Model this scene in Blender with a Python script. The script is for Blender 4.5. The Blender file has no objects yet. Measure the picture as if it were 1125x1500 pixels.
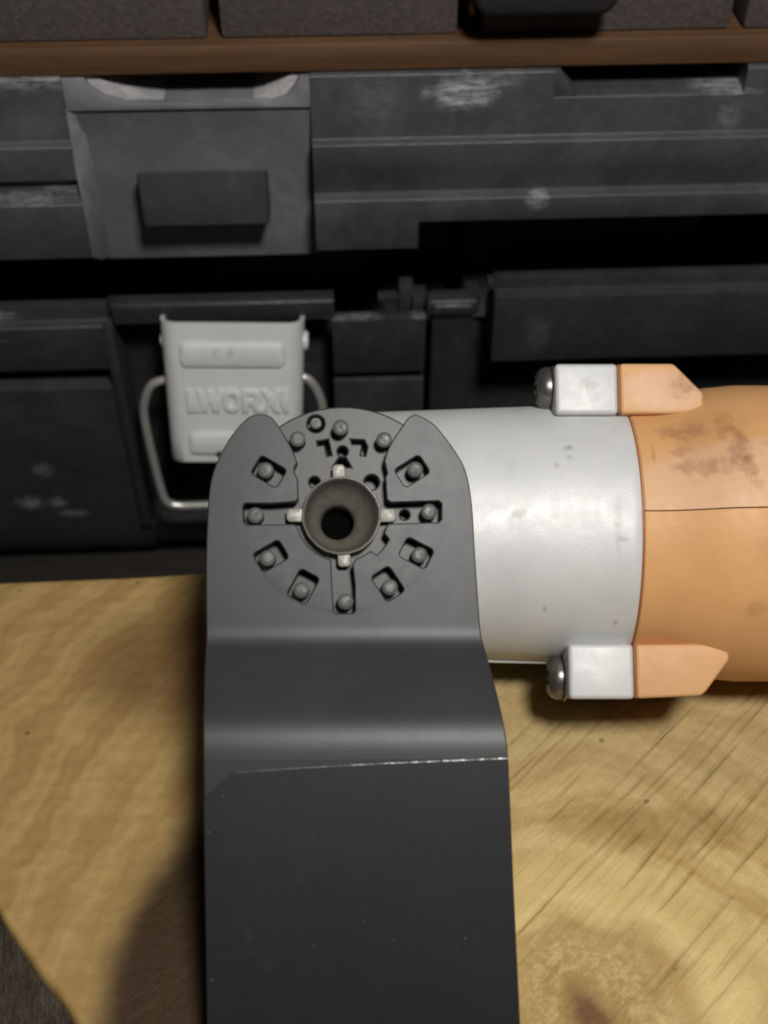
import bpy, bmesh, math, random
import numpy as np
from mathutils import Vector, Matrix
from mathutils.geometry import delaunay_2d_cdt
random.seed(4); np.random.seed(4)
S = 0.001                     # everything below is written in millimetres
R = math.radians
scene = bpy.context.scene
C = scene.collection

# ------------------------------------------------------------------ camera
cam_d = bpy.data.cameras.new("camera"); cam = bpy.data.objects.new("camera", cam_d); C.objects.link(cam)
cam.location = (0, 0, 205 * S); cam.rotation_euler = (R(45), 0, 0)
cam_d.sensor_fit = 'VERTICAL'; cam_d.sensor_height = 36; cam_d.lens = 43.2
cam_d.clip_start = 0.01; cam_d.clip_end = 20
cam_d.dof.use_dof = True; cam_d.dof.focus_distance = 0.222; cam_d.dof.aperture_fstop = 17
scene.camera = cam
# ------------------------------------------------------------------ light
w = bpy.data.worlds.new("World"); scene.world = w; w.use_nodes = True
bg = w.node_tree.nodes["Background"]; bg.inputs[0].default_value = (1.0, 0.93, 0.84, 1); bg.inputs[1].default_value = 0.036
ld = bpy.data.lights.new("workshop_lamp", 'AREA'); ld.shape = 'DISK'; ld.size = 0.07; ld.energy = 1.98; ld.color = (1.0, 0.97, 0.92)
lamp = bpy.data.objects.new("workshop_lamp", ld); C.objects.link(lamp)
lamp.location = (0.070, -0.036, 0.42)
lamp.rotation_euler = (Vector((0.02, 0.16, 0.04)) - lamp.location).to_track_quat('-Z', 'Y').to_euler()
scene.view_settings.view_transform = 'Standard'; scene.view_settings.look = 'None'
scene.view_settings.exposure = 0; scene.view_settings.gamma = 1
scene.cycles.use_denoising = True
scene.cycles.max_bounces = 8
scene.cycles.filter_width = 2.0

# ------------------------------------------------------------------ node helper
class NT:
    def __init__(s, name):
        s.m = bpy.data.materials.new(name); s.m.use_nodes = True
        s.t = s.m.node_tree; s.b = s.t.nodes["Principled BSDF"]
        tc = s.t.nodes.new('ShaderNodeTexCoord')
        s.P = s.vm('SCALE', tc.outputs['Object'], scale=1000)
    def n(s, typ, **kw):
        k = s.t.nodes.new(typ)
        for a, v in kw.items(): setattr(k, a, v)
        return k
    def put(s, sock, v):
        if isinstance(v, bpy.types.NodeSocket): s.t.links.new(v, sock)
        elif v is not None:
            if sock.type == 'RGBA' and len(v) == 3: v = (*v, 1)
            sock.default_value = v
    def vm(s, op, a, b=None, scale=None):
        k = s.n('ShaderNodeVectorMath', operation=op); s.put(k.inputs[0], a)
        if b is not None: s.put(k.inputs[1], b)
        if scale is not None: s.put(k.inputs['Scale'], scale)
        return k.outputs['Value'] if op in ('LENGTH', 'DOT_PRODUCT', 'DISTANCE') else k.outputs['Vector']
    def ma(s, op, a, b=None, c=None, clamp=False):
        k = s.n('ShaderNodeMath', operation=op, use_clamp=clamp)
        for i, v in enumerate((a, b, c)):
            if v is not None: s.put(k.inputs[i], v)
        return k.outputs[0]
    def noise(s, scale, detail=3, rough=.55, dist=0, vec=None, col=False):
        k = s.n('ShaderNodeTexNoise'); s.put(k.inputs['Vector'], s.P if vec is None else vec)
        k.inputs['Scale'].default_value = scale; k.inputs['Detail'].default_value = detail
        k.inputs['Roughness'].default_value = rough; k.inputs['Distortion'].default_value = dist
        return k.outputs['Color'] if col else k.outputs['Fac']
    def ramp(s, v, a, b, lo=0., hi=1., smooth=True):
        k = s.n('ShaderNodeMapRange', interpolation_type='SMOOTHSTEP' if smooth else 'LINEAR')
        s.put(k.inputs[0], v)
        for i, x in enumerate((a, b, lo, hi)): k.inputs[i + 1].default_value = x
        return k.outputs[0]
    def mix(s, f, a, b, mode='MIX'):
        k = s.n('ShaderNodeMix', data_type='RGBA', blend_type=mode)
        s.put(k.inputs[0], f); s.put(k.inputs[6], a); s.put(k.inputs[7], b)
        return k.outputs[2]
    def stretch(s, v):   # scaled coordinates
        return s.vm('MULTIPLY', s.P, v)
    def blob(s, c, r, soft=.5, nscale=.2, namt=.6, detail=4):
        d = s.vm('LENGTH', s.vm('DIVIDE', s.vm('SUBTRACT', s.P, c), r))
        nn = s.ma('MULTIPLY', s.ma('SUBTRACT', s.noise(nscale, detail), .5), 2 * namt)
        return s.ramp(s.ma('ADD', d, nn), 1 + soft * .5, 1 - soft * .5)
    def bump(s, h, dist=.1, strength=1., prev=None):
        k = s.n('ShaderNodeBump'); k.inputs['Strength'].default_value = strength
        k.inputs['Distance'].default_value = dist * S; s.put(k.inputs['Height'], h)
        if prev is not None: s.put(k.inputs['Normal'], prev)
        return k.outputs[0]
    def out(s, col=None, rough=None, metal=None, normal=None, spec=None, **kw):
        for nm, v in (('Base Color', col), ('Roughness', rough), ('Metallic', metal), ('Normal', normal), ('Specular IOR Level', spec)):
            if v is not None: s.put(s.b.inputs[nm], v)
        for k, v in kw.items(): s.put(s.b.inputs[k.replace('_', ' ')], v)
        return s.m

def mat_plastic(name, base=.030, dust=.5, scuffs=()):
    t = NT(name)
    big = t.noise(.045, 5, .65); fine = t.noise(2.2, 3, .6); mid = t.noise(.35, 5, .65)
    f = t.ma('MULTIPLY', t.ramp(big, .38, .72), dust)
    f = t.ma('MULTIPLY_ADD', t.ramp(mid, .45, .8), dust * .35, f)
    c = t.mix(f, (base, base, base * 1.06), (base * 2.5, base * 2.45, base * 2.45))
    c = t.mix(t.ma('MULTIPLY', t.ramp(fine, .62, .78), .28 * dust), c, (.17, .17, .17))
    # long hairline scratches
    for ang, sc in ((.35, .9), (-.5, 1.2)):
        v = t.n('ShaderNodeMapping'); v.inputs['Rotation'].default_value = (0, ang, 0); v.inputs['Scale'].default_value = (.03, 1, sc)
        t.put(v.inputs['Vector'], t.P)
        c = t.mix(t.ma('MULTIPLY', t.ramp(t.noise(1, 2, .5, vec=v.outputs[0]), .735, .80), .30), c, (.2, .2, .2))
    for (p, r, k, ns) in scuffs:
        v = t.n('ShaderNodeMapping'); v.inputs['Rotation'].default_value = (0, .5, 0); v.inputs['Scale'].default_value = (.25, 1, 1.3); t.put(v.inputs['Vector'], t.P)
        m = t.ma('MULTIPLY', t.blob(p, r, 1.1, ns * 1.6, .8, 8), t.ramp(t.noise(.8, 6, .75, vec=v.outputs[0]), .34, .68))
        c = t.mix(t.ma('MULTIPLY', m, k), c, (.40, .40, .41))
    b = t.bump(t.noise(1.6, 2, .5), .05, .6)
    return t.out(c, t.ramp(mid, .3, .75, .42, .62), 0, b, .4)

def mat_silver(name, base=.70, marks=(), grain=.04):
    t = NT(name)
    g = t.noise(3.5, 2, .5); big = t.noise(.08, 4)
    c = t.mix(t.ramp(big, .3, .75), (base, base * 1.005, base), (base * .9, base * .91, base * .905))
    c = t.mix(t.ma('MULTIPLY', t.ramp(g, .5, .75), .34), c, (base * .72,) * 3)
    sp = t.ramp(t.noise(.55, 4, .6), .715, .76)
    c = t.mix(t.ma('MULTIPLY', sp, .4), c, (.16, .15, .14))
    for (p, r, k) in marks:
        c = t.mix(t.ma('MULTIPLY', t.blob(p, r, 1.0, .9, .9, 5), k * .7), c, (.13, .125, .11))
    return t.out(c, t.ramp(t.noise(.3, 4, .6), .3, .7, .48, .58), .14, t.bump(g, grain, .8), .45)

def mat_orange(name, base=(.72, .29, .055), stains=(), pale=()):
    t = NT(name)
    big = t.noise(.06, 4); g = t.noise(.5, 5, .65)
    c = t.mix(t.ramp(big, .3, .75), base, tuple(x * .86 for x in base))
    for (p, r, k) in pale:
        c = t.mix(t.ma('MULTIPLY', t.blob(p, r, .35, .15, .25), k), c, (.64, .41, .26))
    for (p, r, k) in stains:
        m = t.ma('MULTIPLY', t.blob(p, r, .8, .4, 1.0, 6), t.ramp(g, .3, .65, .35, 1))
        c = t.mix(t.ma('MULTIPLY', m, k * .62), c, (.24, .095, .050))
    c = t.mix(t.ma('MULTIPLY', t.ramp(t.noise(.8, 3), .70, .76), .35), c, (.25, .11, .05))
    return t.out(c, t.ramp(g, .3, .8, .50, .66), 0, t.bump(t.ma('ADD', t.noise(.35, 3), t.ma('MULTIPLY', t.noise(2.5, 2), .35)), .12, .4), .35)

def mat_steel(name, col=(.5, .48, .44), rough=.32, metal=1., gr=.3):
    t = NT(name); g = t.noise(.9, 4, .6)
    return t.out(t.mix(t.ramp(g, .35, .75), col, tuple(c * (1 - gr) for c in col)), t.ramp(g, .3, .8, rough * .8, rough * 1.4), metal, t.bump(t.noise(3, 2), .03, .5))

# ------------------------------------------------------------------ mesh helpers
class MB:
    """collects closed shapes; build() links them as ONE mesh object"""
    def __init__(s): s.v = []; s.f = []
    def add(s, bm):
        o = len(s.v); bm.verts.index_update()
        s.v += [v.co.copy() for v in bm.verts]
        s.f += [[o + v.index for v in f.verts] for f in bm.faces]
        bm.free(); return s
    def _bev(s, bm, b, seg=2, ang=30, only=None):
        bmesh.ops.recalc_face_normals(bm, faces=bm.faces)
        if b > 0:
            es = [e for e in bm.edges if len(e.link_faces) == 2 and e.calc_face_angle(0) > R(ang)]
            if only is not None: es = [e for e in es if abs((e.verts[0].co - e.verts[1].co).normalized()[only]) > .99]
            if es: bmesh.ops.bevel(bm, geom=es, offset=b, segments=seg, profile=.5, affect='EDGES', clamp_overlap=True)
    def prism(s, poly, axis, a, b, bev=.4, seg=2, fn=None, ends=True):
        """polygon in the two other axes, extruded along axis from a to b"""
        bm = bmesh.new()
        def co(p, t):
            return {'x': (t, p[0], p[1]), 'y': (p[0], t, p[1]), 'z': (p[0], p[1], t)}[axis]
        A = [bm.verts.new(co(p, a)) for p in poly]; B = [bm.verts.new(co(p, b)) for p in poly]
        bm.faces.new(A); bm.faces.new(B[::-1]); n = len(poly)
        for i in range(n): bm.faces.new((A[i], B[i], B[(i + 1) % n], A[(i + 1) % n]))
        if fn:
            for v in bm.verts: v.co = fn(v.co)
        s._bev(bm, bev, seg, only=None if ends else 'xyz'.index(axis)); return s.add(bm)
    def box(s, x0, x1, y0, y1, z0, z1, bev=.4, seg=2):
        return s.prism([(x0, y0), (x1, y0), (x1, y1), (x0, y1)], 'z', z0, z1, bev, seg)
    def loft(s, rings, caps=True):
        bm = bmesh.new(); L = [[bm.verts.new(p) for p in r] for r in rings]; n = len(L[0])
        for A, B in zip(L, L[1:]):
            for i in range(n): bm.faces.new((A[i], A[(i + 1) % n], B[(i + 1) % n], B[i]))
        if caps: bm.faces.new(L[0][::-1]); bm.faces.new(L[-1])
        bmesh.ops.recalc_face_normals(bm, faces=bm.faces); return s.add(bm)
    def lathe(s, prof, axis='z', c=(0, 0), n=48, a0=0, caps=True):
        """prof: (radius, along); closed with caps when the radius ends > 0"""
        rings = []
        for r, t in prof:
            ring = []
            for k in range(n):
                an = a0 + 2 * math.pi * k / n; p, q = c[0] + r * math.cos(an), c[1] + r * math.sin(an)
                ring.append({'z': (p, q, t), 'x': (t, p, q), 'y': (p, t, q)}[axis])
            rings.append(ring)
        return s.loft(rings, caps)
    def tube(s, pts, r, n=12, sub=6):
        P = [Vector(p) for p in pts]; Q = []
        for i in range(len(P) - 1):
            a, b, c, d = P[max(i - 1, 0)], P[i], P[i + 1], P[min(i + 2, len(P) - 1)]
            for k in range(sub):
                u = k / sub
                Q.append(.5 * ((2 * b) + (c - a) * u + (2 * a - 5 * b + 4 * c - d) * u * u + (3 * b - a - 3 * c + d) * u ** 3))
        Q.append(P[-1]); rings = []; up = Vector((0, 1, 0.01))
        for i, q in enumerate(Q):
            t = (Q[min(i + 1, len(Q) - 1)] - Q[max(i - 1, 0)]).normalized()
            x = up.cross(t).normalized(); y = t.cross(x)
            rings.append([tuple(q + x * r * math.cos(2 * math.pi * k / n) + y * r * math.sin(2 * math.pi * k / n)) for k in range(n)])
        return s.loft(rings)
    def plate(s, outer, holes=(), top=0., thick=1., ch=.2, lines=(), warp=None):
        """flat plate with holes: chamfered rim, straight walls; lines = cut lines (point, normal) for bending; warp maps the points"""
        def area(L): return sum(L[i][0] * L[(i + 1) % len(L)][1] - L[(i + 1) % len(L)][0] * L[i][1] for i in range(len(L))) / 2
        loops = []
        for k, L in enumerate([outer, *holes]):
            L = [tuple(p) for p in L]
            if (area(L) > 0) != (k == 0): L = L[::-1]
            loops.append(L)
        def inset(L, d):
            n = len(L); o = []
            for i in range(n):
                p0, p1, p2 = Vector(L[i - 1]), Vector(L[i]), Vector(L[(i + 1) % n])
                e1 = (p1 - p0).normalized(); e2 = (p2 - p1).normalized()
                n1 = Vector((-e1.y, e1.x)); n2 = Vector((-e2.y, e2.x)); m = n1 + n2
                m = n1 if m.length < .3 else m / max(m.length_squared / 2, .45)
                o.append(p1 + m * d)
            return o
        bm = bmesh.new(); vs = []; es = []; idx = []
        for L in loops:
            st = len(vs); I = inset(L, ch); vs += I; n = len(I)
            es += [(st + i, st + (i + 1) % n) for i in range(n)]; idx.append((st, n))
        ov, oe, of, orig, _, _ = delaunay_2d_cdt([Vector(v) for v in vs], es, [], 0, 1e-5)
        tv = [bm.verts.new((v.x, v.y, top)) for v in ov]
        rings = [np.array([tuple(v) for v in vs[st:st + n]]) for st, n in idx]
        def inside(c, L):
            x, y = L[:, 0], L[:, 1]; x2, y2 = np.roll(x, -1), np.roll(y, -1)
            k = (y > c.y) != (y2 > c.y)
            return (np.count_nonzero(k & (c.x < (x2 - x) * (c.y - y) / np.where(y2 == y, 1e-12, y2 - y) + x))) % 2 == 1
        for f in of:
            c = sum((ov[i] for i in f), Vector((0, 0))) / len(f)
            if not inside(c, rings[0]) or any(inside(c, L) for L in rings[1:]): continue
            try: bm.faces.new([tv[i] for i in f])
            except ValueError: pass
        mp = {}
        for i, o in enumerate(orig):
            for k in o: mp[k] = i
        bm.normal_update()
        for L, (st, n) in zip(loops, idx):
            t0 = [tv[mp[st + i]] for i in range(n)]
            t1 = [bm.verts.new((p[0], p[1], top - ch)) for p in L]
            hi = inset(L, ch * .3)
            tm = [bm.verts.new((p[0], p[1], top - ch * .3)) for p in hi]
            t2 = [bm.verts.new((p[0], p[1], top - thick)) for p in L]
            for A, B in ((t0, tm), (tm, t1), (t1, t2)):
                for i in range(n):
                    j = (i + 1) % n
                    try: bm.faces.new((A[i], B[i], B[j], A[j]))
                    except ValueError: pass
        for co, no in lines:
            bmesh.ops.bisect_plane(bm, geom=bm.verts[:] + bm.edges[:] + bm.faces[:], dist=1e-5, plane_co=co, plane_no=no)
        if warp:
            for v in bm.verts: v.co = warp(v.co)
        return s.add(bm)
    def build(s, name, mat, parent=None, frame=None, smooth=True, ang=38):
        me = bpy.data.meshes.new(name)
        me.from_pydata([tuple(v * S) for v in map(Vector, s.v)], [], s.f)
        bm = bmesh.new(); bm.from_mesh(me)
        for f in bm.faces: f.smooth = smooth
        for e in bm.edges: e.smooth = not (len(e.link_faces) != 2 or e.calc_face_angle(0) > R(ang))
        bm.to_mesh(me); bm.free()
        me.materials.append(mat)
        o = bpy.data.objects.new(name, me); C.objects.link(o)
        if parent: o.parent = parent
        if frame is not None: o.matrix_basis = frame
        return o
def fr(o, x, y, z):
    """frame from origin (mm) and three axes"""
    m = Matrix((x, y, z)).transposed().to_4x4(); m.translation = Vector(o) * S; return m
def tag(o, label=None, cat=None, group=None, kind=None):
    for k, v in (('label', label), ('category', cat), ('group', group), ('kind', kind)):
        if v: o[k] = v
    return o
def empty(name, loc, rz=0):
    o = bpy.data.objects.new(name, None); o.empty_display_size = .02; C.objects.link(o)
    o.location = Vector(loc) * S; o.rotation_euler = (0, 0, rz); return o
def arc(cx, cy, r, a0, a1, n): return [(cx + r * math.cos(R(a0 + (a1 - a0) * i / n)), cy + r * math.sin(R(a0 + (a1 - a0) * i / n))) for i in range(n + 1)]
def circle(cx, cy, r, n=24): return arc(cx, cy, r, 0, 360 * (n - 1) / n, n - 1)
def rrect(x0, x1, y0, y1, r, n=4):
    return arc(x1 - r, y1 - r, r, 0, 90, n) + arc(x0 + r, y1 - r, r, 90, 180, n) + arc(x0 + r, y0 + r, r, 180, 270, n) + arc(x1 - r, y0 + r, r, 270, 360, n)
def spline(pts, sub=4):
    P = [Vector(p) for p in pts]; Q = []
    for i in range(len(P) - 1):
        a, b, c, d = P[max(i - 1, 0)], P[i], P[i + 1], P[min(i + 2, len(P) - 1)]
        for k in range(sub):
            u = k / sub; Q.append(tuple(.5 * ((2 * b) + (c - a) * u + (2 * a - 5 * b + 4 * c - d) * u * u + (3 * b - a - 3 * c + d) * u ** 3)))
    return Q + [tuple(P[-1])]

# ------------------------------------------------------------------ the setting: bench
BZ = -80.0
def mat_bench():
    t = NT("bench_board"); g = t.noise(1, 4, .6, vec=t.stretch((.02, .5, 1)))
    c = t.mix(t.ramp(g, .3, .7), (.012, .010, .008), (.022, .018, .014))
    return t.out(c, .7, 0, t.bump(g, .3, .5))
m = MB(); m.box(-700, 700, -500, 900, BZ - 30, BZ, 1)
tag(m.build('bench_top', mat_bench()), kind='structure')

# ------------------------------------------------------------------ wooden slab
def vnoise(x, y, seed):
    rs = np.random.RandomState(seed); T = rs.rand(256, 256)
    xi = np.floor(x).astype(int); yi = np.floor(y).astype(int); fx = x - xi; fy = y - yi
    fx = fx * fx * (3 - 2 * fx); fy = fy * fy * (3 - 2 * fy)
    g = lambda a, b: T[a % 256, b % 256]
    return (g(xi, yi) * (1 - fx) + g(xi + 1, yi) * fx) * (1 - fy) + (g(xi, yi + 1) * (1 - fx) + g(xi + 1, yi + 1) * fx) * fy - .5
def mat_wood():
    t = NT("sawn_wood")
    sx = t.n('ShaderNodeSeparateXYZ'); t.put(sx.inputs[0], t.P); X, Y = sx.outputs[0], sx.outputs[1]
    warp = t.vm('SCALE', t.vm('SUBTRACT', t.noise(.035, 3, .55, col=True), (.5, .5, .5)), scale=16)
    warp2 = t.vm('SCALE', t.vm('SUBTRACT', t.noise(.22, 3, .6, col=True), (.5, .5, .5)), scale=3.0)
    Pw = t.vm('ADD', t.vm('ADD', t.P, warp), warp2)
    d = t.vm('LENGTH', t.vm('MULTIPLY', t.vm('SUBTRACT', Pw, (36, 87, 0)), (1.0, .92, 0)))
    # growth rings round the knot, unevenly spaced
    dd = t.ma('ADD', d, t.ma('MULTIPLY', t.noise(.02, 2), 20))
    ring = t.ma('SINE', t.ma('MULTIPLY', dd, .60)); ring2 = t.ma('SINE', t.ma('MULTIPLY', dd, 1.9))
    rv = t.ma('ADD', t.ma('MULTIPLY', ring, .5), .5); rv2 = t.ma('ADD', t.ma('MULTIPLY', ring2, .5), .5)
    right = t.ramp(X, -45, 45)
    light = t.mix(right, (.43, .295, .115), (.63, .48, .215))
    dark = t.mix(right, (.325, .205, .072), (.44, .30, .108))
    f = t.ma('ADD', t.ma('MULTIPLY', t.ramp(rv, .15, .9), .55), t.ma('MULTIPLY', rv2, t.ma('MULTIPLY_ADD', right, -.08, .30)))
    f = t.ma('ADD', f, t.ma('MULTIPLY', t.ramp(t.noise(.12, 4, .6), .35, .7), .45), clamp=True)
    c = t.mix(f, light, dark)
    # fibres along the saw direction
    mp = t.n('ShaderNodeMapping'); mp.inputs['Rotation'].default_value = (0, 0, R(-46)); t.put(mp.inputs['Vector'], t.P)
    mp2 = t.vm('MULTIPLY', mp.outputs[0], (.06, 1.3, 1))
    fib = t.noise(1, 4, .65, vec=mp2)
    c = t.mix(t.ma('MULTIPLY', t.ramp(fib, .5, .78), t.ma('MULTIPLY_ADD', right, .32, .06)), c, (.27, .165, .06))
    c = t.mix(t.ma('MULTIPLY', t.ramp(fib, .46, .25), t.ma('MULTIPLY_ADD', right, .26, .04)), c, (.66, .50, .22))
    # short rays across the rings (pale flecks)
    fl = t.noise(1, 3, .6, vec=t.vm('MULTIPLY', mp.outputs[0], (.22, .9, 1)), dist=.4)
    c = t.mix(t.ma('MULTIPLY', t.ramp(fl, .60, .72), t.ma('MULTIPLY_ADD', right, .30, .03)), c, (.70, .56, .27))
    # fine checks, filled with dirt, on the right half only
    chk = t.n('ShaderNodeAttribute', attribute_name='crack').outputs['Fac']
    c = t.mix(t.ma('MULTIPLY', chk, .7, clamp=True), c, (.085, .050, .020))
    # saw chatter on the left half
    ch = t.ma('MULTIPLY', t.ma('SINE', t.ma('MULTIPLY', t.vm('DOT_PRODUCT', Pw, (-.10, .95, 0)), 1.55)), .5)
    cl = t.ma('MULTIPLY', t.ma('SUBTRACT', 1, right), .12)
    c = t.mix(t.ma('MULTIPLY', t.ramp(ch, -.2, .5), cl), c, (.20, .095, .024))
    c = t.mix(t.ma('MULTIPLY', t.ramp(t.noise(1.6, 3, .7), .42, .68), .22), c, (.30, .19, .07))
    # the knot: red-brown heart, mottled collar
    mot = t.noise(.55, 5, .7)
    c = t.mix(t.ma('MULTIPLY', t.ramp(d, 17, 10), t.ramp(mot, .35, .62, .1, .6)), c, (.24, .155, .05))
    c = t.mix(t.ma('MULTIPLY', t.ramp(t.ma('ADD', d, t.ma('MULTIPLY', mot, 6)), 9.5, 4.5), .85), c, (.11, .04, .016))
    pale = t.ma('MULTIPLY', t.ramp(d, 15, 20), t.ramp(d, 31, 23))
    c = t.mix(t.ma('MULTIPLY', pale, .45), c, (.70, .56, .24))
    # dark reddish brown patch down the left middle, and weathered grey at the back right
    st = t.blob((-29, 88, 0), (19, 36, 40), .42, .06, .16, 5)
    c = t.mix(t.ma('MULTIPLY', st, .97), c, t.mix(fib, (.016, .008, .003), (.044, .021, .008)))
    head_shade = t.blob((-41, 160, 0), (20, 15, 40), .9, .06, .3, 5)  # tool head's shadow on the wood, painted in as a brown patch
    c = t.mix(t.ma('MULTIPLY', head_shade, .72), c, (.12, .055, .018))
    gy = t.ma('MULTIPLY', t.blob((70, 150, 0), (62, 24, 40), .8, .06, .3, 5), .55)
    c = t.mix(gy, c, t.mix(t.noise(.6, 5, .7), (.22, .15, .065), (.47, .37, .19)))
    gr = t.blob((55, 122, 0), (22, 4.5, 40), .9, .1, .5, 5)
    c = t.mix(t.ma('MULTIPLY', gr, .5), c, (.25, .15, .045))
    # pin-prick worm holes and specks
    vo = t.n('ShaderNodeTexVoronoi'); t.put(vo.inputs['Vector'], t.P); vo.inputs['Scale'].default_value = .10
    c = t.mix(t.ma('MULTIPLY', t.ramp(vo.outputs['Distance'], .07, .045), .5), c, (.05, .025, .01))
    hgt = t.ma('SUBTRACT', t.ma('ADD', t.ma('MULTIPLY', fib, t.ma('MULTIPLY_ADD', right, .75, .06)), t.ma('MULTIPLY', t.noise(1.8, 3, .6), .4)), t.ma('MULTIPLY', chk, .8))
    return t.out(c, t.ramp(mot, .3, .7, .52, .7), 0, t.bump(hgt, .38, .85), .3)
def mat_bark():
    t = NT("weathered_edge"); g = t.noise(1, 5, .7, vec=t.stretch((.5, .5, .06)))
    return t.out(t.mix(t.ramp(g, .3, .7), (.11, .09, .065), (.22, .18, .13)), .85, 0, t.bump(g, .8, .8), .2)
def build_slab():
    xs = np.linspace(-125, 150, 640); nv = 480
    yb = 188.6 + xs * .055
    kx = [-125, -110, -95, -82, -68.2, -58.7, -51.4, -38, -15, 20, 70, 150]; ky = [168, 156, 140, 122, 103.8, 92.6, 84.4, 70, 56, 46, 40, 38]
    yf = np.interp(xs, kx, ky); k = np.ones(15) / 15; yf = np.convolve(np.pad(yf, 7, 'edge'), k, 'valid')
    yf = yf + .8 * vnoise(xs * .2, xs * 0 + 3.3, 2) * 2
    tt = np.linspace(0, 1, nv)
    X = np.repeat(xs[:, None], nv, 1); Y = yf[:, None] + (yb - yf)[:, None] * tt[None, :]
    ed = np.minimum.reduce([Y - yf[:, None], yb[:, None] - Y, X + 125, 150 - X])
    r = 2.2; Z = np.where(ed < r, -(r - np.sqrt(np.maximum(r * r - (r - ed) ** 2, 0))), 0)
    a = R(46); U = X * math.cos(a) + Y * math.sin(a); V = -X * math.sin(a) + Y * math.cos(a)
    Z = Z + .20 * np.clip((X + 20) / 40, .1, 1) * vnoise(U * .08, V * .9, 5) + .12 * vnoise(X * .9, Y * .9, 6) + .5 * vnoise(X * .05, Y * .05, 7) - .1
    rs = np.random.RandomState(11)                     # drying cracks run across the right half
    CR = np.zeros_like(Z)
    for i in range(120):
        x0 = rs.uniform(24, 105); y0 = rs.uniform(86, 160); L = rs.uniform(3, 18)
        if math.hypot(x0 - 38, y0 - 84) < 18: continue
        u0 = x0 * math.cos(a) + y0 * math.sin(a); v0 = -x0 * math.sin(a) + y0 * math.cos(a)
        du = np.abs(U - u0) / L; dv = V - v0 - .5 * vnoise(U * .15, U * 0 + i, 20 + i)
        wd = rs.uniform(.17, .30); am = rs.uniform(.2, 1.0) ** 1.7
        g = am * np.clip(1 - du ** 2, 0, 1) * np.exp(-(dv / wd) ** 2); Z = Z - .8 * g; CR = np.maximum(CR, g)
    n0 = len(xs); vs = np.stack([X, Y, Z], -1).reshape(-1, 3)
    I = np.arange(n0 * nv).reshape(n0, nv)
    q = np.stack([I[:-1, :-1], I[1:, :-1], I[1:, 1:], I[:-1, 1:]], -1).reshape(-1, 4)
    rim = np.concatenate([I[:, 0], I[-1, 1:], I[::-1, -1][1:], I[0, ::-1][1:-1]])
    low = vs[rim].copy(); low[:, 2] = BZ + .3
    fr_ = np.arange(len(rim)) < n0; low[fr_, 0] -= 26; low[fr_, 1] -= 26
    m = len(vs); vs = np.concatenate([vs, low]); n = len(rim); j = np.arange(n)
    w_ = np.stack([rim, m + j, m + (j + 1) % n, rim[(j + 1) % n]], -1)
    me = bpy.data.meshes.new('wood_slab'); me.from_pydata((vs * S).tolist(), [], q.tolist() + w_.tolist())
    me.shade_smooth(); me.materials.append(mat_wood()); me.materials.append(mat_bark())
    mi = np.zeros(len(me.polygons), dtype=np.int32); mi[len(q):] = 1; me.polygons.foreach_set('material_index', mi)
    at = me.attributes.new('crack', 'FLOAT', 'POINT'); at.data.foreach_set('value', np.concatenate([CR.ravel(), np.zeros(n)]).astype(np.float32))
    o = bpy.data.objects.new('wood_slab', me); C.objects.link(o)
    tag(o, 'thick yellow brown slab of sawn wood with a knot, under the tool', 'wood slab')
build_slab()

# ------------------------------------------------------------------ tool case
case = empty('tool_case', (0, 257, BZ), R(2.5))
tag(case, 'scuffed black plastic tool case with a silver latch, its lid slightly open behind the tool', 'tool case')
CF = fr((0, 0, -BZ), (1, 0, 0), (0, 1, 0), (0, 0, 1))         # case parts are written with the slab's top as z = 0
M_lid = mat_plastic("black_plastic_lid", .040, .42, scuffs=[((18, 5, 76), (6.5, 6, 3.4), 1.0, .25), ((26, 5, 78.5), (5, 6, 2), .28, .3), ((37, 2, 49.5), (2.4, 5, 2.2), .6, .5),
    ((-85, 2, 52.5), (9, 5, 1.3), .4, .4), ((-75, 4, 54.5), (5, 5, 1.6), .4, .4), ((-82, 5, 81), (14, 6, 2.2), .42, .3), ((80, 5, 69), (2.5, 6, 2.5), .22, .3), ((79, 9, 75), (7, 6, .9), .7, .5), ((-2, 5, 74), (5, 6, 5), .14, .3)])
M_base = mat_plastic("black_plastic_base", .0225, .32, scuffs=[((-103, 0, -46), (4, 4, 2.5), .6, .5), ((-95, 0, -46), (2.5, 4, 2), .6, .6), ((-91, 0, -51), (4, 4, 1.4), .6, .6), ((-97, 0, -33), (3, 4, 3), .25, .5), ((-100, 2, 20), (6, 5, 1.8), .45, .5), ((40, 0, 12), (3, 4, 5), .12, .3), ((-8, 0, 18), (6, 3, .5), .5, .6), ((9, 0, 18), (2, 3, .5), .5, .6)])
M_in = mat_plastic("black_plastic_inside", .05, .3)
D = 150
def lidseg(m, prof, x0, x1, top, bot, ang=None):
    m.prism(prof + [(D, bot), (D, top)], 'x', x0, x1, .35)
m = MB()
left_prof = [(6.5, 81.6), (5, 80.9), (5, 66.2), (3.0, 65.6), (3.0, 57.2), (5.2, 56.0), (5.0, 51.8), (2.4, 51.2), (2.4, 36.4), (9, 36.0)]
right_prof = [(6.5, 81.0), (5, 80.4), (5, 65.2), (3.0, 64.6), (3.2, 57.6), (5.6, 51.0), (2.6, 50.4), (2.6, 44.2)]
m.prism(left_prof + [(D, 36), (D, 80)], 'x', -190, -71.2, .35)
m.prism(right_prof + [(2.6, 36.8), (9, 36.4), (D, 36.4), (D, 79.8)], 'x', -16.4, 8.5, .35, ends=False)
m.prism(right_prof + [(10, 43.8), (D, 43.8), (D, 79.8)], 'x', 8.5, 38.8, .35, ends=False)
dip = [(8, 75.0), (5, 74.4)] + right_prof[2:]
m.prism(dip + [(10, 43.8), (D, 43.8), (D, 75.0)], 'x', 38.8, 82.2, .35, ends=False)
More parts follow.
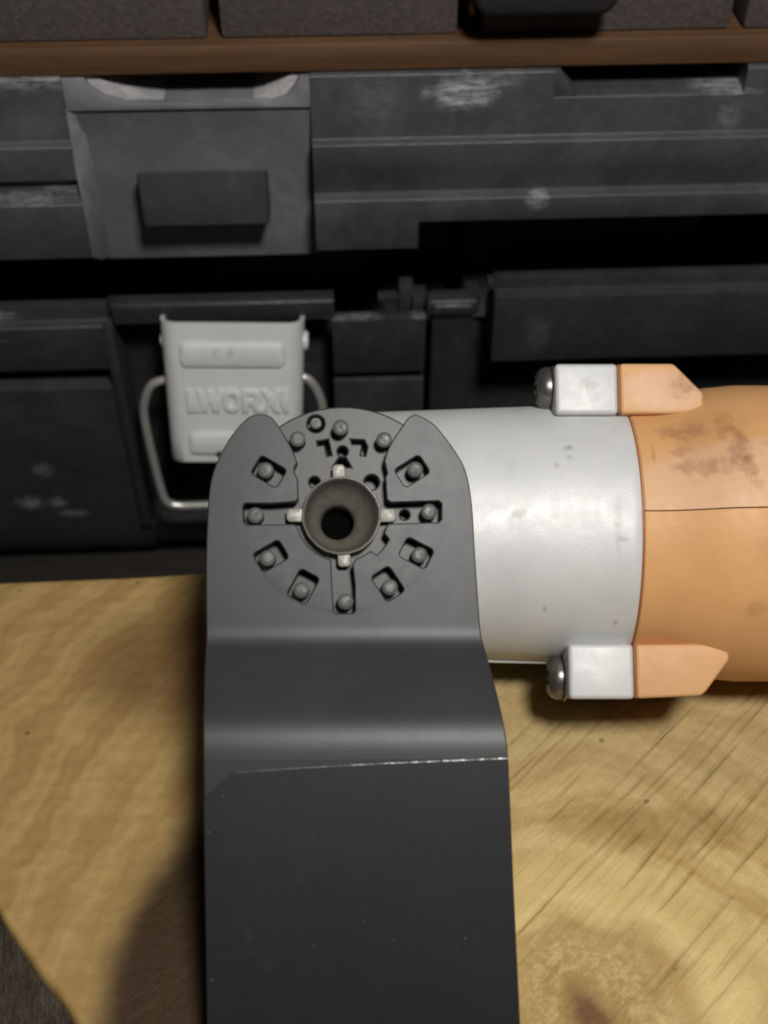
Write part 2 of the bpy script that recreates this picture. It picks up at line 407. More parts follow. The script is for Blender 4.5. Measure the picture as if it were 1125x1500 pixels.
m.prism(right_prof + [(10, 43.8), (D, 43.8), (D, 79.8)], 'x', 82.2, 190, .35, ends=False)
m.prism([(38.8, 74.2), (38.8, 80.9), (39.6, 80.9), (43.6, 75.3), (44.6, 74.2)], 'y', 5.2, D, .15)
lid = m.build('lid', M_lid, case, CF)
# latch recess in the lid: sunk face, cheeks, dipped top with rounded shoulders
m = MB()
m.prism([(6.6, 74.6), (5.4, 73.8), (6.0, 72.6), (8.4, 60), (10.8, 48), (13.0, 36.5), (13.9, 28.6), (16.5, 28.2), (18, 36), (D, 36.5), (D, 74.6)], 'x', -71.2, -16.4, .3)
m.prism([(-71.2, 73.3), (-71.2, 80.8), (-66.4, 80.8), (-65, 78.4), (-62.5, 76.4), (-58, 74.9), (-26, 74.2), (-22, 75.4), (-20, 77.6), (-18.6, 80.2), (-16.4, 80.2), (-16.4, 73.1)], 'y', 5.06, 7.4, .25)
sh = MB(); sh.prism([(-71.1, 73.4), (-71.1, 80.7), (-64.5, 80.6), (-61.6, 78.9), (-58.5, 77.2), (-54.5, 75.8), (-49.5, 74.6), (-46, 73.9), (-34, 73.5), (-30, 74.3), (-26.5, 75.9), (-23.2, 78.2), (-20.2, 80.2), (-16.5, 80.3), (-16.5, 73.4)], 'y', 7.2, 60, .2)
ZR = ((74.0, 6.6, 5.1), (66, 7.7, 3.6), (60, 8.8, 2.9), (48, 11.2, 2.9), (36.6, 13.4, 2.6), (29.5, 14.0, 12.4))
chk_ = MB(); chk_.loft([[(-71.25, fy, z), (-67.7 - 1.3 * (74 - z) / 44.5, dy, z), (-71.25, dy + 1, z)] for z, dy, fy in ZR])
m.build('latch_recess', mat_plastic('dusty_plastic', .135, .35), lid, None)
chk_.build('recess_cheek', mat_plastic('lit_cheek_plastic', .14, .7), lid, None)  # paler than the lid: light on this left wall is put into the colour
sh.build('recess_shoulder', mat_plastic('lit_shoulder_plastic', .24, .6), lid, None)  # pale colour stands in for light on the up-facing shoulders
m = MB(); m.prism([(2.8, 59.4), (2.8, 44.2), (17, 42.5), (17, 51)], 'x', -57.6, -27.4, .9, 3)
m.build('catch_block', mat_plastic("catch_plastic", .046, .3), lid, None)

# lower half of the case
m = MB()
m.prism([(2.5, 22.6), (2.5, 18.2), (0, 17.6), (0, 4.0), (7, 2.8), (7, -2.0), (1.0, -3.0), (2.5, -54), (4, -64), (9, -73), (16, -78.5), (24, -79.8), (24, 0), (9, 6), (5.5, 22.6)], 'x', -190, -70.2, .4)
m.box(-190, 190, 20, D, -79.8, -70, 1)
m.prism([(.9, 24.0), (0, 23.4), (.2, 17.9), (7, 17.5), (4.6, 24.0)], 'x', -68.6, -12.6, .35)      # flange over the latch
m.prism([(5, 17.8), (12, 14), (13, -57), (4, -58), (8, -70), (16, -78.4), (24, -79.7), (24, 8)], 'x', -70.2, -13.4, .4)
m.prism([(0, 18.2), (0, .4), (6, -.6), (6, -2.4), (1.2, -3.2), (2.5, -54), (8, -70), (16, -78.6), (24, -79.7), (24, 0), (9, 4), (3, 18.2)], 'x', -13.4, 10.8, .4)
m.prism([(-.6, 18), (.6, -56), (13.5, -57), (13.5, 18)], 'x', -72.0, -69.0, .8)
m.prism([(18, 2), (18, -79), (22, -79), (22, 2)], 'x', 10.8, 190, .4)
m.prism([(4, -40), (8, -70), (18.4, -79.2), (18.4, -40)], 'x', 12, 190, .6)
m.box(-190, -186, 14.1, D, -60, 18, .5); m.box(186, 190, 22.1, D, -60, 18, .5); m.box(-190, 190, D, D + 4, -79, 18, .5)
base = m.build('base', M_base, case, CF)
m = MB(); m.prism([(3.0, 22.4), (0, 21.0), (0, 18.5), (1.4, 16.6), (1.4, -46), (12, -46), (12, 10), (6, 22.4)], 'x', 12.4, 22.8, .7, 3)
m.box(10.9, 24.3, .8, 6, 17.3, 22.2, 1.1, 3)
m.build('hinge_post', M_base, base, None)
m = MB()
m.prism([(3.2, 27.4), (3.2, 23.8), (0, 23.4), (0, 3.0), (3, 2.2), (17, 2.4), (17, 12), (6.0, 27.4)], 'x', 28.2, 190, .35)
m.prism([(3.1, 26.6), (3.1, 23.6), (6, 23.6), (5.8, 26.6)], 'x', 26.4, 28.3, .3)
m.build('handle_bar', M_base, base, None)
for (x0, x1, y0, y1, z0, z1) in ((4.2, 8.0, 8, 13, 10, 21.8), (7.6, 11.4, 5.5, 12, 10, 19.8), (-1.2, 4.6, 9, 12, 16.4, 18.4), (.4, 3.2, 9.2, 11.6, 10, 16.6), (21.4, 25.2, 6, 12, 16.6, 20.8)):
    m = MB(); m.box(x0, x1, y0, y1, z0, z1, .4); m.build('locating_tab', M_base, base, None)
m = MB(); m.box(24, 90, 38, 42, -56, 24, .8); m.box(-46, 20, 46, 50, -56, 20, .8)
m.build('inner_tray', M_in, base, None)

# silver latch, swung a little open
LX = Vector((1, 0, 0)); LD = Vector((-.035, -.31, -.95)).normalized(); LX = (LX - LD * LX.dot(LD)).normalized(); LN = LD.cross(LX) * -1
if LN.y > 0: LN = -LN
# latch frame: x right, y up the plate, z out of the face
LF = fr((-38.3, -6, 22.0 - BZ), LX, -LD, LN)
if LF.to_3x3().determinant() < 0: LF = fr((-38.3, -6, 22.0 - BZ), LX, -LD, -LN)
M_latch = mat_silver("silver_paint_latch", .63)
latch_root = None
def chan(hw, r=4.2, dep=8.5, th=1.1):
    o = [(-hw, -dep)] + [(-hw + r - r * math.cos(R(a)), -r + r * math.sin(R(a))) for a in range(0, 91, 15)] + [(hw - r + r * math.sin(R(a)), -r + r * math.cos(R(a))) for a in range(0, 91, 15)] + [(hw, -dep)]
    h2 = hw - th; r2 = r - th
    i = [(h2, -dep)] + [(h2 - r2 + r2 * math.cos(R(a)), -th - r2 + r2 * math.sin(R(a))) for a in range(0, 91, 15)] + [(-h2 + r2 - r2 * math.sin(R(a)), -th - r2 + r2 * math.cos(R(a))) for a in range(0, 91, 15)] + [(-h2, -dep)]
    return o + i
m = MB(); rings = []
for k in range(13):
    f = k / 12; y = -38.6 * f; hw = 18.1 - .95 * f; dz = 0
    if k == 12: dz = -1.2
    if k == 11: dz = -.25; y = -37.9
    rings.append([(p[0], y, p[1] + dz) for p in chan(hw)])
m.loft(rings)
latch = m.build('latch', M_latch, case, LF, ang=50)
for (x0, x1, d0, d1) in ((-13.2, 13.2, 4.9, 11.4), (-11.9, 13.6, 29.3, 35.4)):
    m = MB(); m.plate(rrect(x0, x1, -d1, -d0, 1.7, 5), (), 1.05, 1.2, .75); m.build('ridge', M_latch, latch, None)
def lx(p): return (-12.4 + (p[0] - 275) / 21.4, -(17.4 + (p[1] - 555) / 105 * 6.4))
m = MB()
for L in ([(283, 557), (322, 557), (350, 658), (283, 658)],
          [(338, 557), (368, 557), (380, 615), (400, 560), (428, 560), (442, 615), (458, 557), (490, 557), (460, 658), (424, 658), (411, 608), (393, 658), (362, 658)],
          [(690, 557), (727, 557), (747, 589), (768, 557), (803, 557), (766, 607), (797, 658), (758, 658), (743, 627), (722, 658), (686, 658), (726, 607)],
          [(815, 553), (840, 553), (840, 658), (815, 658), (786, 607)]):
    m.plate([lx(p) for p in L], (), .8, .95, .22)
def ell(cx, cy, a, b, n=28): return [lx((cx + a * math.copysign(abs(math.cos(t)) ** .75, math.cos(t)), cy + b * math.copysign(abs(math.sin(t)) ** .75, math.sin(t)))) for t in [2 * math.pi * k / n for k in range(n)]]
m.plate(ell(530, 607, 50, 51), [ell(530, 607, 21, 24)], .8, .95, .22)
m.plate([lx(p) for p in [(588, 557), (660, 557), (684, 570), (688, 600), (668, 618), (692, 658), (652, 658), (636, 625), (618, 625), (618, 658), (584, 658)]], [[lx(p) for p in [(618, 580), (648, 580), (652, 600), (618, 602)]]], .8, .95, .2)
m.build('raised_lettering', M_latch, latch, None)
M_dark = mat_plastic("dark_mark", .02, .1)
m = MB(); m.plate([lx((430, 845)), lx((457, 826)), lx((460, 860))], (), 1.08, .2, .01); m.build('arrow_mark', M_dark, latch, None)
m = MB()
for a, b in (((449, 378), (449, 405)), ((462, 377), (470, 382)), ((515, 382), (522, 402)), ((534, 372), (538, 400))):
    p, q = Vector(lx(a)), Vector(lx(b)); nn = Vector((-(q - p).y, (q - p).x)).normalized() * .11
    m.plate([tuple(p - nn), tuple(q - nn), tuple(q + nn), tuple(p + nn)], (), 1.08, .2, .01)
m.build('scratch_mark', mat_plastic("scratch_grey", .12, .1), latch, None)
m = MB(); m.lathe([(0.01, 17.4), (1.9, 17.4), (2.6, 17.8), (2.6, 18.3), (2.2, 19.0), (.01, 19.1)], 'x', (-6.0, -4.9), 24); m.build('hinge_pin', M_latch, latch, None)
m = MB(); m.lathe([(0.01, -17.2), (1.9, -17.2), (2.0, -17.8), (1.8, -18.3), (.01, -18.4)], 'x', (-6.0, -5.6), 24); m.build('hinge_pin', M_latch, latch, None)
M_wire = mat_steel("bright_wire", (.60, .59, .56), .30, .6)
m = MB(); left = [(-52, -4, 4.2), (-56.3, -4.6, 3.9), (-60.6, -5.2, 2.6), (-63.0, -5.6, -2.2), (-63.9, -6, -8.4), (-63.2, -7.4, -22), (-62.2, -8.6, -33), (-61.2, -8.9, -36.4), (-58.4, -9, -37.8), (-52, -9, -38.0)]
right = [(-80.4 - p[0], p[1], p[2] + .3) for p in left][::-1]
m.tube(left + right, 1.15, 14, 5); m.build('wire_bail', M_wire, case, CF)

# ------------------------------------------------------------------ things lying on the case
def mat_plank():
    t = NT("brown_board"); g = t.noise(1, 4, .6, vec=t.stretch((.03, .4, .6)))
    return t.out(t.mix(t.ramp(g, .3, .7), (.100, .048, .020), (.068, .032, .013)), .62, 0, t.bump(g, .15, .5))
plank_z = 81.15
top = empty('brown_board', (0, 257, plank_z), R(2.5))
m = MB(); m.box(-230, 230, 5.6, 92, 0, 6.5, .7); b = m.build('brown_board', mat_plank())
bpy.data.objects.remove(top)
b.location = Vector((0, 257, plank_z)) * S; b.rotation_euler = (0, 0, R(2.5))
tag(b, 'narrow brown wooden board lying along the top of the black case', 'board')
def mat_block():
    t = NT("grey_brown_block"); g = t.noise(.9, 5, .7); h = t.noise(.07, 3)
    return t.out(t.mix(t.ramp(g, .3, .75), t.mix(h, (.056, .044, .041), (.044, .036, .034)), (.084, .069, .064)), .85, 0, t.bump(g, .5, .7))
MBk = mat_block()
zb = plank_z + 6.55
for (x0, x1, lab) in ((-150, -38.4, 'dull grey brown block on the brown board, the one above the silver latch at left'),
                      (-35.4, 16.6, 'dull grey brown block on the brown board, left of the black handle'),
                      (22.0, 77.2, 'dull grey brown block on the brown board, behind the black handle'),
                      (80.2, 150, 'dull grey brown block on the brown board, in the top right corner')):
    m = MB(); m.box(x0, x1, 8.5, 62, 0, 34, 1.0)
    o = m.build('grey_block', MBk); o.location = Vector((0, 257, zb)) * S; o.rotation_euler = (0, 0, R(2.5))
    tag(o, lab, 'block', 'grey blocks standing on the brown board')
hd = empty('black_handle', (0, 257, zb), R(2.5))
tag(hd, 'black plastic handle with rounded ends lying in front of the grey blocks', 'handle')
MH = mat_plastic("handle_plastic", .012, .15)
m = MB(); m.prism(rrect(18.6, 49.0, 8.6, 17.4, 4.2, 6), 'y', -3.6, 4.6, 1.6, 3); m.build('grip', MH, hd)
m = MB(); m.prism([(2, 10), (2, 15.4), (30, 11), (34, 0.2), (26, 0.2), (22, 6.0)], 'x', 17.6, 21.2, .5); m.build('arm', MH, hd)

# ------------------------------------------------------------------ the multi-tool
ph = R(52); cs, sn = math.cos(ph), math.sin(ph)
tool = empty('multi_tool', (0, 168.5, 0), 0)
tag(tool, 'oscillating multi-tool with silver head, orange body and wide dark blade, lying on the wood slab', 'power tool')
BF = fr((0, 0, 30.5), (1, 0, 0), (0, sn, cs), (0, -cs, sn))          # x along the body, y = up across it, z = out along the spindle
M_sil = mat_silver("silver_paint_head", .62, marks=[((33.5, 13.2, 20), (.9, .6, 3), .6), ((33.6, 11.2, 20), (.8, .7, 3), .6), ((31, 10, 22), (.4, .5, 3), .4), ((24, 1, 24), (1.1, .9, 3), .4), ((41.5, -1, 24), (.7, 4.5, 4), .25), ((42.2, -3.6, 24), (1.2, .7, 4), .35), ((42, -18, 15), (.5, .5, 4), .6), ((12, 13.5, 20), (.3, .3, 4), .6), ((29, -15.6, 18), (.4, .5, 4), .5)])
M_lug = mat_silver("silver_paint_lug", .57, marks=[((38, 26.2, 15), (1.7, 1.3, 3), .35)])
M_up = mat_orange("orange_plastic_upper", (.62, .335, .140), stains=[((54.5, 16.5, 20), (3.8, 2.0, 9), .75), ((61.5, 17, 20), (1.6, 3.2, 9), .7), ((63.4, 12.5, 24), (1.7, 3.6, 8), .95), ((64.5, 8.6, 26), (1.6, 2.0, 8), .8), ((57, 9.3, 26), (4.8, 1.6, 8), .8), ((53.5, 12.2, 24), (2.2, 1.0, 8), .5), ((48.6, 12, 24), (.35, 2.0, 8), .6), ((70, 13.5, 24), (4.5, .8, 10), .5), ((66, 6, 26), (1.0, 1.2, 8), .4), ((60, 14, 24), (7, 8, 14), .22)],
                  pale=[((70, 6, 27), (27, 9, 12), .6)])  # lamp sheen on the upper half, painted in as a paler patch
M_lo = mat_orange("orange_plastic_lower", (.64, .340, .140), stains=[((66, -16, 20), (2, 1.5, 8), .5), ((70, -6, 26), (5, 4, 8), .25)])
M_olug = mat_orange("orange_plastic_lug", (.64, .360, .165), stains=[((55.5, 26, 15), (3.5, 2.2, 5), .8), ((50.5, -26.5, 12), (2.4, 2.4, 4), .35)], pale=[((52, 25, 15), (9, 4.5, 3), .75)])
M_screw = mat_steel("black_screw", (.20, .19, .18), .34, .8)
XJ = 46.0
def rprof(x):
    if x < XJ: return 23.6 + 1.6 * min(max((x + 10) / 45, 0), 1)
    f = min(max((x - XJ - 2.5) / 18, 0), 1); return 25.2 + 3.7 * f * f * (3 - 2 * f)
def tube_body(xs, a0, a1, n, cap0=True, cap1=True, rr=None, closed=False):
    """part of a cylinder along x between two angles (measured from +z towards +y), closed through the axis"""
    rings = []
    for x in xs:
        r = rr(x) if rr else rprof(x); ring = []
        for k in range(n + (0 if closed else 1)):
            a = a0 + (a1 - a0) * k / n; ring.append((x, r * math.sin(a), r * math.cos(a)))
        if not closed: ring.append((x, 0, 0))
        rings.append(ring)
    return rings
m = MB()
xs = [-21, -20.7, -20, -18] + [-14 + 2 * k for k in range(30)] + [XJ - .5, XJ - .15]
def rh(x):
    r = rprof(x)
    if x < -14: r *= math.sqrt(max(1 - ((-14 - x) / 7.6) ** 2, .1))
    if x > XJ - .3: r -= .25
    return r
m.loft(tube_body(xs, 0, 2 * math.pi, 128, rr=rh, closed=True))
m.lathe([(17.5, 0), (17.5, 23), (16.5, 25.0), (15, 27), (14, 27.6), (7, 27.6), (7, 8)], 'z', (-7.2, -.5), 64)       # spindle neck
m.prism([(4, -23.4), (34, -24.0), (34, -25.6), (20, -25.3), (4, -24.4)], 'z', -12, 2, .4)            # rib along the underside
head = m.build('gear_head', M_sil, tool, BF)
m = MB(); m.box(32.0, 43.7, 20.7, 30.3, -8, 16.5, .8, 3); m.build('screw_lug', M_lug, head)
m = MB(); m.box(33.6, 45.5, -31.9, -21.95, -10, 16, .8, 3); m.build('screw_lug', M_lug, head)
M_gask = mat_orange("red_brown_seal", (.26, .085, .025))
m = MB(); m.lathe([(20, XJ - .25), (25.0, XJ - .25), (25.0, XJ + .2), (20, XJ + .2)], 'x', n=96)
m.box(43.6, 44.2, 20.8, 30.15, -7.8, 16.35, .2); m.box(45.4, 45.95, -31.75, -22.1, -9.8, 15.85, .2)
m.build('seal', M_gask, tool, BF)
xo = [XJ + .1, XJ + .4] + [XJ + 1 + k for k in range(14)] + [62 + 6 * k for k in range(22)]
seam = math.asin(1.6 / 29)
def ro(x): return rprof(x) - (.35 if x < XJ + .2 else 0)
m = MB(); m.loft(tube_body(xo, seam + .004, seam + math.pi - .004, 72, rr=lambda x: ro(x) + .16)); up_ = m.build('upper_shell', M_up, tool, BF)
m = MB(); m.loft(tube_body(xo, seam + math.pi + .004, seam + 2 * math.pi - .004, 72, rr=ro)); lo_ = m.build('lower_shell', M_lo, tool, BF)
m = MB(); m.prism([(44.1, 20.7), (44.1, 30.3), (54.2, 30.3), (59.6, 24.7), (59.4, 20.8)], 'z', -8, 16.6, .7, 3); m.build('screw_lug', M_olug, up_)
m = MB(); m.prism([(45.85, -22.0), (45.85, -31.8), (57.6, -31.3), (58.6, -30.4), (62.6, -25.2)] + arc(60.6, -24.2, 2.3, -20, 90, 7), 'z', -10, 16.1, .7, 3); m.build('screw_lug', M_olug, lo_)
for (x, p, z) in ((32.4, 26.9, 10), (34.0, -28.1, 7.5)):
    scr = MB(); RR = [(.01, x - .2, 0), (3.4, x - .2, 0), (4.1, x - .7, 0), (4.15, x - 1.5, 0), (3.75, x - 2.5, 0), (3.0, x - 3.1, 0), (2.75, x - 3.2, .05), (2.1, x - 3.3, .45), (2.0, x - 3.15, .5), (1.7, x - 1.4, .45), (.01, x - 1.2, 0)]
    scr.loft([[(t_, p + (r_ + l_ * math.cos(6 * 2 * math.pi * k / 72)) * math.cos(2 * math.pi * k / 72), z + (r_ + l_ * math.cos(6 * 2 * math.pi * k / 72)) * math.sin(2 * math.pi * k / 72)) for k in range(72)] for r_, t_, l_ in RR])
    s_ = scr.build('screw', M_screw, tool, BF)
    ws = MB(); ws.lathe([(.01, x + .1), (4.3, x + .1), (4.4, x - .1), (4.3, x - .35), (.01, x - .35)], 'x', (p, z), 32); ws.build('washer', M_screw, s_)

# --- spindle end: flange, pins, bolt and blade share one frame (z out along the spindle, origin on the face of the blade)
HF = fr((-7.17, 145.36 - 168.5, 58.51), (0.99809172, 0.06169985, -0.00245865), (-0.04706881, 0.78597683, 0.61646164), (0.03996804, -0.61516954, 0.7873811))
def mat_flange():
    t = NT("flange_steel"); g = t.noise(.6, 4, .6); f = t.noise(3, 3)
    c = t.mix(t.ramp(g, .35, .75), (.036, .037, .038), (.028, .029, .030))
    c = t.mix(t.ma('MULTIPLY', t.ramp(f, .62, .75), .3), c, (.06, .06, .06))
    return t.out(c, .42, .08, t.bump(f, .014, .5), .32)
def mat_blade(name, col, rough, metal, arc_and_wear=True):
    t = NT(name); g = t.noise(.25, 5, .65); f = t.noise(2.6, 3, .6); big = t.noise(.05, 3)
    c = t.mix(t.ramp(big, .3, .7), col, tuple(x * .82 for x in col))
    c = t.mix(t.ma('MULTIPLY', t.ramp(f, .55, .8), .22), c, tuple(min(x * 2.2, 1) for x in col))
    for ang, k in ((.9, .22), (-.25, .16), (1.5, .14)):
        v = t.n('ShaderNodeMapping'); v.inputs['Rotation'].default_value = (0, 0, ang); v.inputs['Scale'].default_value = (.04, 1.4, 1); t.put(v.inputs['Vector'], t.P)
        c = t.mix(t.ma('MULTIPLY', t.ramp(t.noise(1, 2, .5, vec=v.outputs[0]), .70, .78), k), c, tuple(x * 2.6 for x in col))
    if arc_and_wear:     # darker arc below the hub, bare patches round the pin holes
        d = t.vm('LENGTH', t.vm('MULTIPLY', t.vm('SUBTRACT', t.P, (.2, .4, 0)), (1, 1, 0)))
        rg = t.ma('MULTIPLY', t.ramp(d, 15.7, 16.2), t.ramp(d, 17.0, 16.5))
        sx = t.n('ShaderNodeSeparateXYZ'); t.put(sx.inputs[0], t.P)
        rg = t.ma('MULTIPLY', rg, t.ramp(sx.outputs[1], -5, -9))
        c = t.mix(t.ma('MULTIPLY', rg, t.ramp(g, .3, .6, .3, .8)), c, tuple(x * .45 for x in col))
        inn = t.ma('MULTIPLY', t.ramp(d, 17, 14.5), t.ramp(t.noise(.3, 4, .6), .46, .62))
        c = t.mix(t.ma('MULTIPLY', inn, .30), c, (.06, .061, .061))
    else:
        c = t.mix(t.ma('MULTIPLY', t.ramp(t.noise(.22, 4, .7), .62, .74), .18), c, (.05, .05, .052))
        c = t.mix(t.ma('MULTIPLY', t.ramp(t.noise(.8, 2, .6), .745, .78), .5), c, (.15, .15, .152))
    return t.out(c, t.ramp(g, .3, .75, rough * .98, rough * 1.03), metal, t.bump(t.ma('ADD', t.noise(6, 2), t.ma('MULTIPLY', g, .4)), .02, .4), .30 if arc_and_wear else .36)
M_blade = mat_blade("grey_coated_steel", (.029, .030, .0322), .42, .12)
M_edge = mat_blade("blue_black_steel", (.0125, .0118, .0145), .46, .05, False)
M_fl = mat_flange()
m = MB()
def wedge(c, a, r0, r1, hw): # radial slot
    a = R(a); u = Vector((math.cos(a), math.sin(a))); v = Vector((-u.y, u.x)); c = Vector(c)
    return [tuple(c + u * x + v * y) for x, y in ((r0, -hw), (r1 - hw * .4, -hw), (r1, -hw * .6), (r1, hw * .6), (r1 - hw * .4, hw), (r0, hw))]
HC = (0.2, .35)
holes = [circle(-3.65, 16.75, 1.45, 20), [(-3.5, 13.6), (-1.7, 13.85), (-1.25, 11.2), (-1.9, 11.15), (-2.25, 13.1), (-3.4, 13.0)], [(2.3, 13.7), (4.5, 13.5), (5.0, 12.4), (4.6, 10.9), (3.9, 11.0), (4.2, 12.5), (4.0, 12.95), (2.5, 13.0)],
         circle(.75, 11.75, .85, 16), [(-.9, 9.2), (2.0, 9.0), (1.2, 10.6), (.2, 10.7)], circle(5.5, 6.2, 1.25, 16), circle(-4.3, 6.6, .9, 14), circle(10.9, .3, .8, 14), circle(.05, .35, 6.2, 48)]
m.plate(circle(.4, .2, 19.4, 96), holes, -3.7, 4.2, .3)
m.plate(circle(-.5, .5, 19.2, 96), [circle(.05, .35, 4.6, 48)], -7.93, 2.0, .3)
M_pin = mat_steel('worn_pin', (.088, .088, .087), .52, .05)
flange = m.build('flange', M_fl, tool, HF, ang=16)
m = MB(); m.lathe([(1.05, -7.7), (1.05, -3.3), (.8, -3.05), (.01, -3.0)], 'z', (-3.65, 16.75), 20); m.build('pin', M_pin, flange)
for (x, y) in [(-12.42, 8.52), (-14.39, 0.94), (-12.61, -6.38), (-7.19, -11.98), (0.09, -14.19), (7.62, -12.15), (12.86, -6.96), (14.86, 0.3), (12.86, 7.59), (7.83, 12.94), (0.53, 15.34), (-6.83, 13.67)]:
    m = MB(); m.lathe([(1.36, -3.8), (1.34, -.55), (1.26, -.5), (1.08, -.36), (.6, -.32), (.01, -.31)], 'z', (x, y), 24); m.build('pin', M_pin, flange)
# clamp bolt with a conical mouth, and the four bright tabs of its retaining washer
M_bolt = mat_steel("bolt_steel", (.15, .145, .12), .44, .3)
BP = [(5.9, -3.7), (6.5, -3.7), (6.7, -3.4), (6.7, -1.0), (6.6, -.75), (6.35, -.7), (6.15, -.95), (5.95, -2.0), (5.6, -3.3), (5.0, -4.5), (4.2, -5.4), (3.4, -6.2), (3.0, -6.8), (2.85, -7.8), (2.8, -11)]
m = MB(); m.loft([[(.05 - .75 * k_ + (r_ + j_ * math.sin(5 * q + 1) * math.sin(11 * q)) * math.cos(q), .35 - .6 * k_ + (r_ + j_ * math.sin(7 * q) * math.sin(13 * q)) * math.sin(q), z_)
    for q in [2 * math.pi * i / 72 for i in range(72)]] for r_, z_ in BP for k_, j_ in [(min(max((-1.5 - z_) / 5, 0), 1), .07 if -1.1 < z_ < -.6 else 0)]], False)
bolt = m.build('clamp_bolt', M_bolt, tool, HF)
M_hole = NT("socket_shade_black").out((.002, .002, .002), .9, 0, None, .02)  # near-black colour stands in for the shade of a deeper socket
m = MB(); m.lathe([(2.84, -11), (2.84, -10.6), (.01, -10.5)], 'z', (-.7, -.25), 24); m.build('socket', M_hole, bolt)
M_tab = mat_steel("bright_tab", (.28, .275, .25), .5, .2)
for a, r1 in ((91, 8.8), (177, 9.3), (271, 8.7), (358, 9.2)):
    m = MB(); m.plate(wedge((.05, .35), a, 6.5, r1, 1.1 if a in (91, 271) else 1.15), (), -1.3, 1.6, .3); m.build('washer_tab', M_tab, bolt)

# blade: one plate with an open mouth, radial slots and a cranked shank
def hole(px, py, r0=-3.1, r1=1.8, hw=1.75):
    a = math.degrees(math.atan2(py - HC[1], px - HC[0])); rr = math.hypot(px - HC[0], py - HC[1])
    a = R(a); u = Vector((math.cos(a), math.sin(a))); v = Vector((-u.y, u.x)); c = Vector(HC)
    q = [(rr + x, y) for x, y in rrect(r0, r1, -hw, hw, .6, 3)]
    return [tuple(c + u * x + v * y) for x, y in q]
mouth = spline([(-12.81, 18.12), (-11.5, 17.75), (-10.41, 16.67), (-8.1, 12.58), (-6.99, 9.54)], 4) + [(-7.55, 8.6), (-7.45, 7.6), (-7.05, 6.9), (-7.05, 3.4), (-7.5, 2.85),
    (-11.0, 2.7), (-16.0, 2.9), (-16.35, 2.4), (-16.3, -.2), (-15.9, -.65), (-8.0, -.9)]
mouth += arc(.1, .3, 7.7, 192, 254, 9) + [(-2.0, -8.3), (-1.95, -15.6), (-1.5, -16.1), (1.2, -16.2), (1.6, -15.7), (1.75, -11.5), (1.5, -8.2)]
mouth += arc(.1, .3, 7.7, 285, 306, 3) + arc(.1, .3, 8.9, 309, 330, 4) + arc(.1, .3, 7.7, 334, 345, 2) + [(8.2, -1.5), (16.3, -1.6), (16.8, -1.1), (16.95, 1.5), (16.5, 1.95), (8.4, 2.05), (7.75, 2.6), (7.7, 6.5), (8.05, 7.0), (7.65, 9.2)]
mouth += spline([(7.65, 9.2), (8.61, 11.66), (11.0, 15.08), (12.06, 16.44), (13.34, 17.1)], 4)[1:]
ROUT = spline([(13.34, 17.1), (15.51, 15.91), (17.17, 14.33), (19.93, 10.2), (21.47, 6.64), (22.15, 1.13), (22.2, -7.8), (22.3, -16), (22.45, -20.8), (23.06, -24.4), (24.1, -31.5), (24.72, -38.0)], 4)[1:]
LOUT = spline([(-23.37, -36.15), (-23.3, -24), (-23.1, -18), (-22.9, -8), (-22.41, .55), (-21.75, 6.43), (-20.42, 10.33), (-17.84, 14.71), (-15.3, 17.36), (-13.9, 18.05)], 4)
YE = 39.55      # crease, in y + .046 x
outer = mouth + ROUT + [(24.78, -YE - .046 * 24.78), (24.62, -60), (24.4, -86), (24.3, -91), (-24.2, -90), (-24.15, -80), (-23.8, -60), (-23.42, -YE + .046 * 23.42)] + LOUT
ts = np.linspace(0, 110, 2201)
def angs(t):
    def sm(a, b): return np.clip((t - a) / (b - a), 0, 1) ** 2 * (3 - 2 * np.clip((t - a) / (b - a), 0, 1))
    return R(26) * sm(17.8, 22.6) - R(26) * sm(31.5, 39.3)
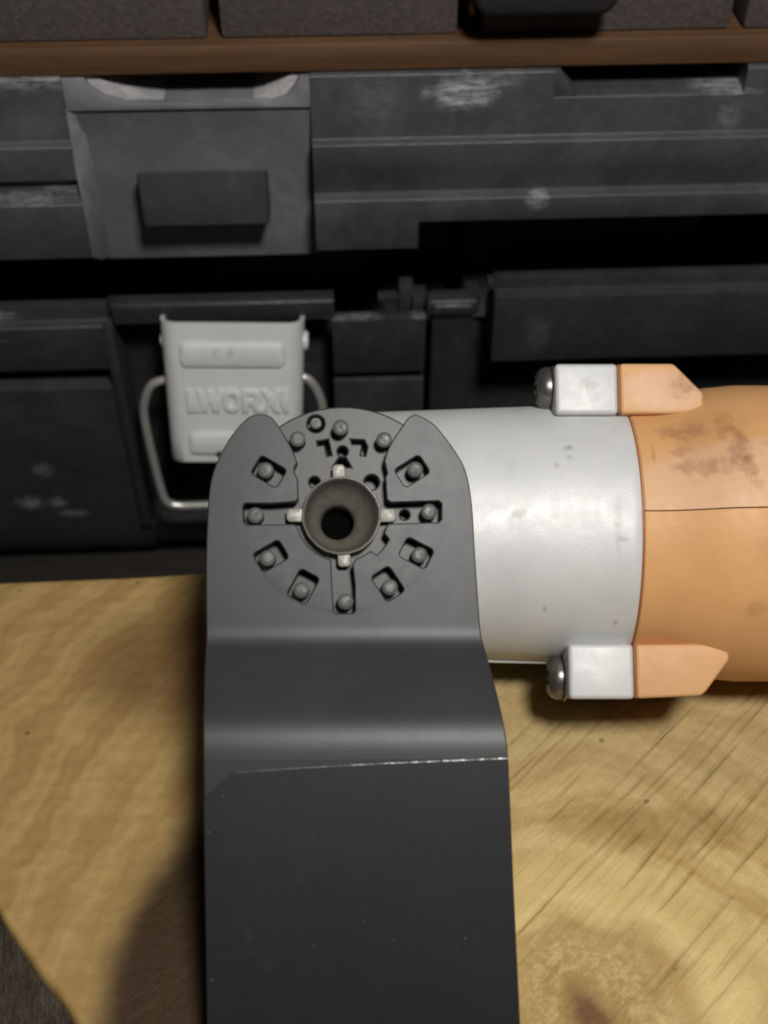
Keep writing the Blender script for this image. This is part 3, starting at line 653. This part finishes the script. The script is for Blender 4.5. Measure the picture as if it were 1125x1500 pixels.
AL = angs(ts); HZ = np.concatenate([[0], np.cumsum(np.tan(AL[:-1]) * np.diff(ts))])
HZ = HZ - np.where(ts > YE, (ts - YE) * math.tan(R(3.5)), 0)
def warp(c):
    t = -(c.y + .046 * c.x)
    return Vector((c.x, c.y, c.z + float(np.interp(t, ts, HZ))))
lines = [((0, -t, 0), (.046, 1, 0)) for t in np.linspace(17.8, 39.3, 40)] + [((0, -YE, 0), (.046, 1, 0))]
m = MB(); m.plate(outer, [hole(*p) for p in ((-12.42, 8.52), (-12.61, -6.38), (-7.19, -11.98), (7.62, -12.15), (12.86, -6.96), (12.86, 7.59))], 0, 2.7, .22, lines, warp)
blade = m.build('blade', M_blade, tool, HF, ang=16)
# darker hardened strip welded on below the crease
m = MB()
y0 = lambda x: -YE - .046 * x
m.plate([(24.78, y0(24.78) + .05), (24.6, -60), (24.52, -88), (24.5, -93), (-24.4, -91.5), (-24.31, -80), (-23.9, -60), (-23.6, y0(-23.4) - 6.2), (-19.0, y0(-19) - 2.0), (-8, y0(-8) - 1.3), (5, y0(5) - .65)], (), .12, 1.5, .12, [], warp)
m.build('cutting_strip', M_edge, blade, ang=16)
# worn bright line along the crease
def mat_wear():
    t = NT("bare_steel_line"); g = t.noise(.8, 4, .75); sx = t.n('ShaderNodeSeparateXYZ'); t.put(sx.inputs[0], t.P)
    k = t.ma('MULTIPLY', t.ramp(g, .36, .6), t.ramp(sx.outputs[0], -16, 14, .18, 1))
    return t.out(t.mix(k, (.05, .05, .052), (.62, .61, .6)), .4, t.ma('MULTIPLY', k, .4))
M_wear = mat_wear()
m = MB()
lo, hi = [], []
for i in range(90):
    px = -18.6 + 43.3 * i / 89; off = float(np.interp(px, [-19, -8, 5, 24.78], [-2.0, -1.3, -.65, .05]))
    wd = (.035 + .075 * i / 89) * random.uniform(.35, 1.35)
    lo.append((px, y0(px) + off - wd)); hi.append((px, y0(px) + off + wd * random.uniform(.5, 1)))
m.plate(lo + hi[::-1], (), .2, .2, .015, [], warp)
m.build('worn_line', M_wear, blade)
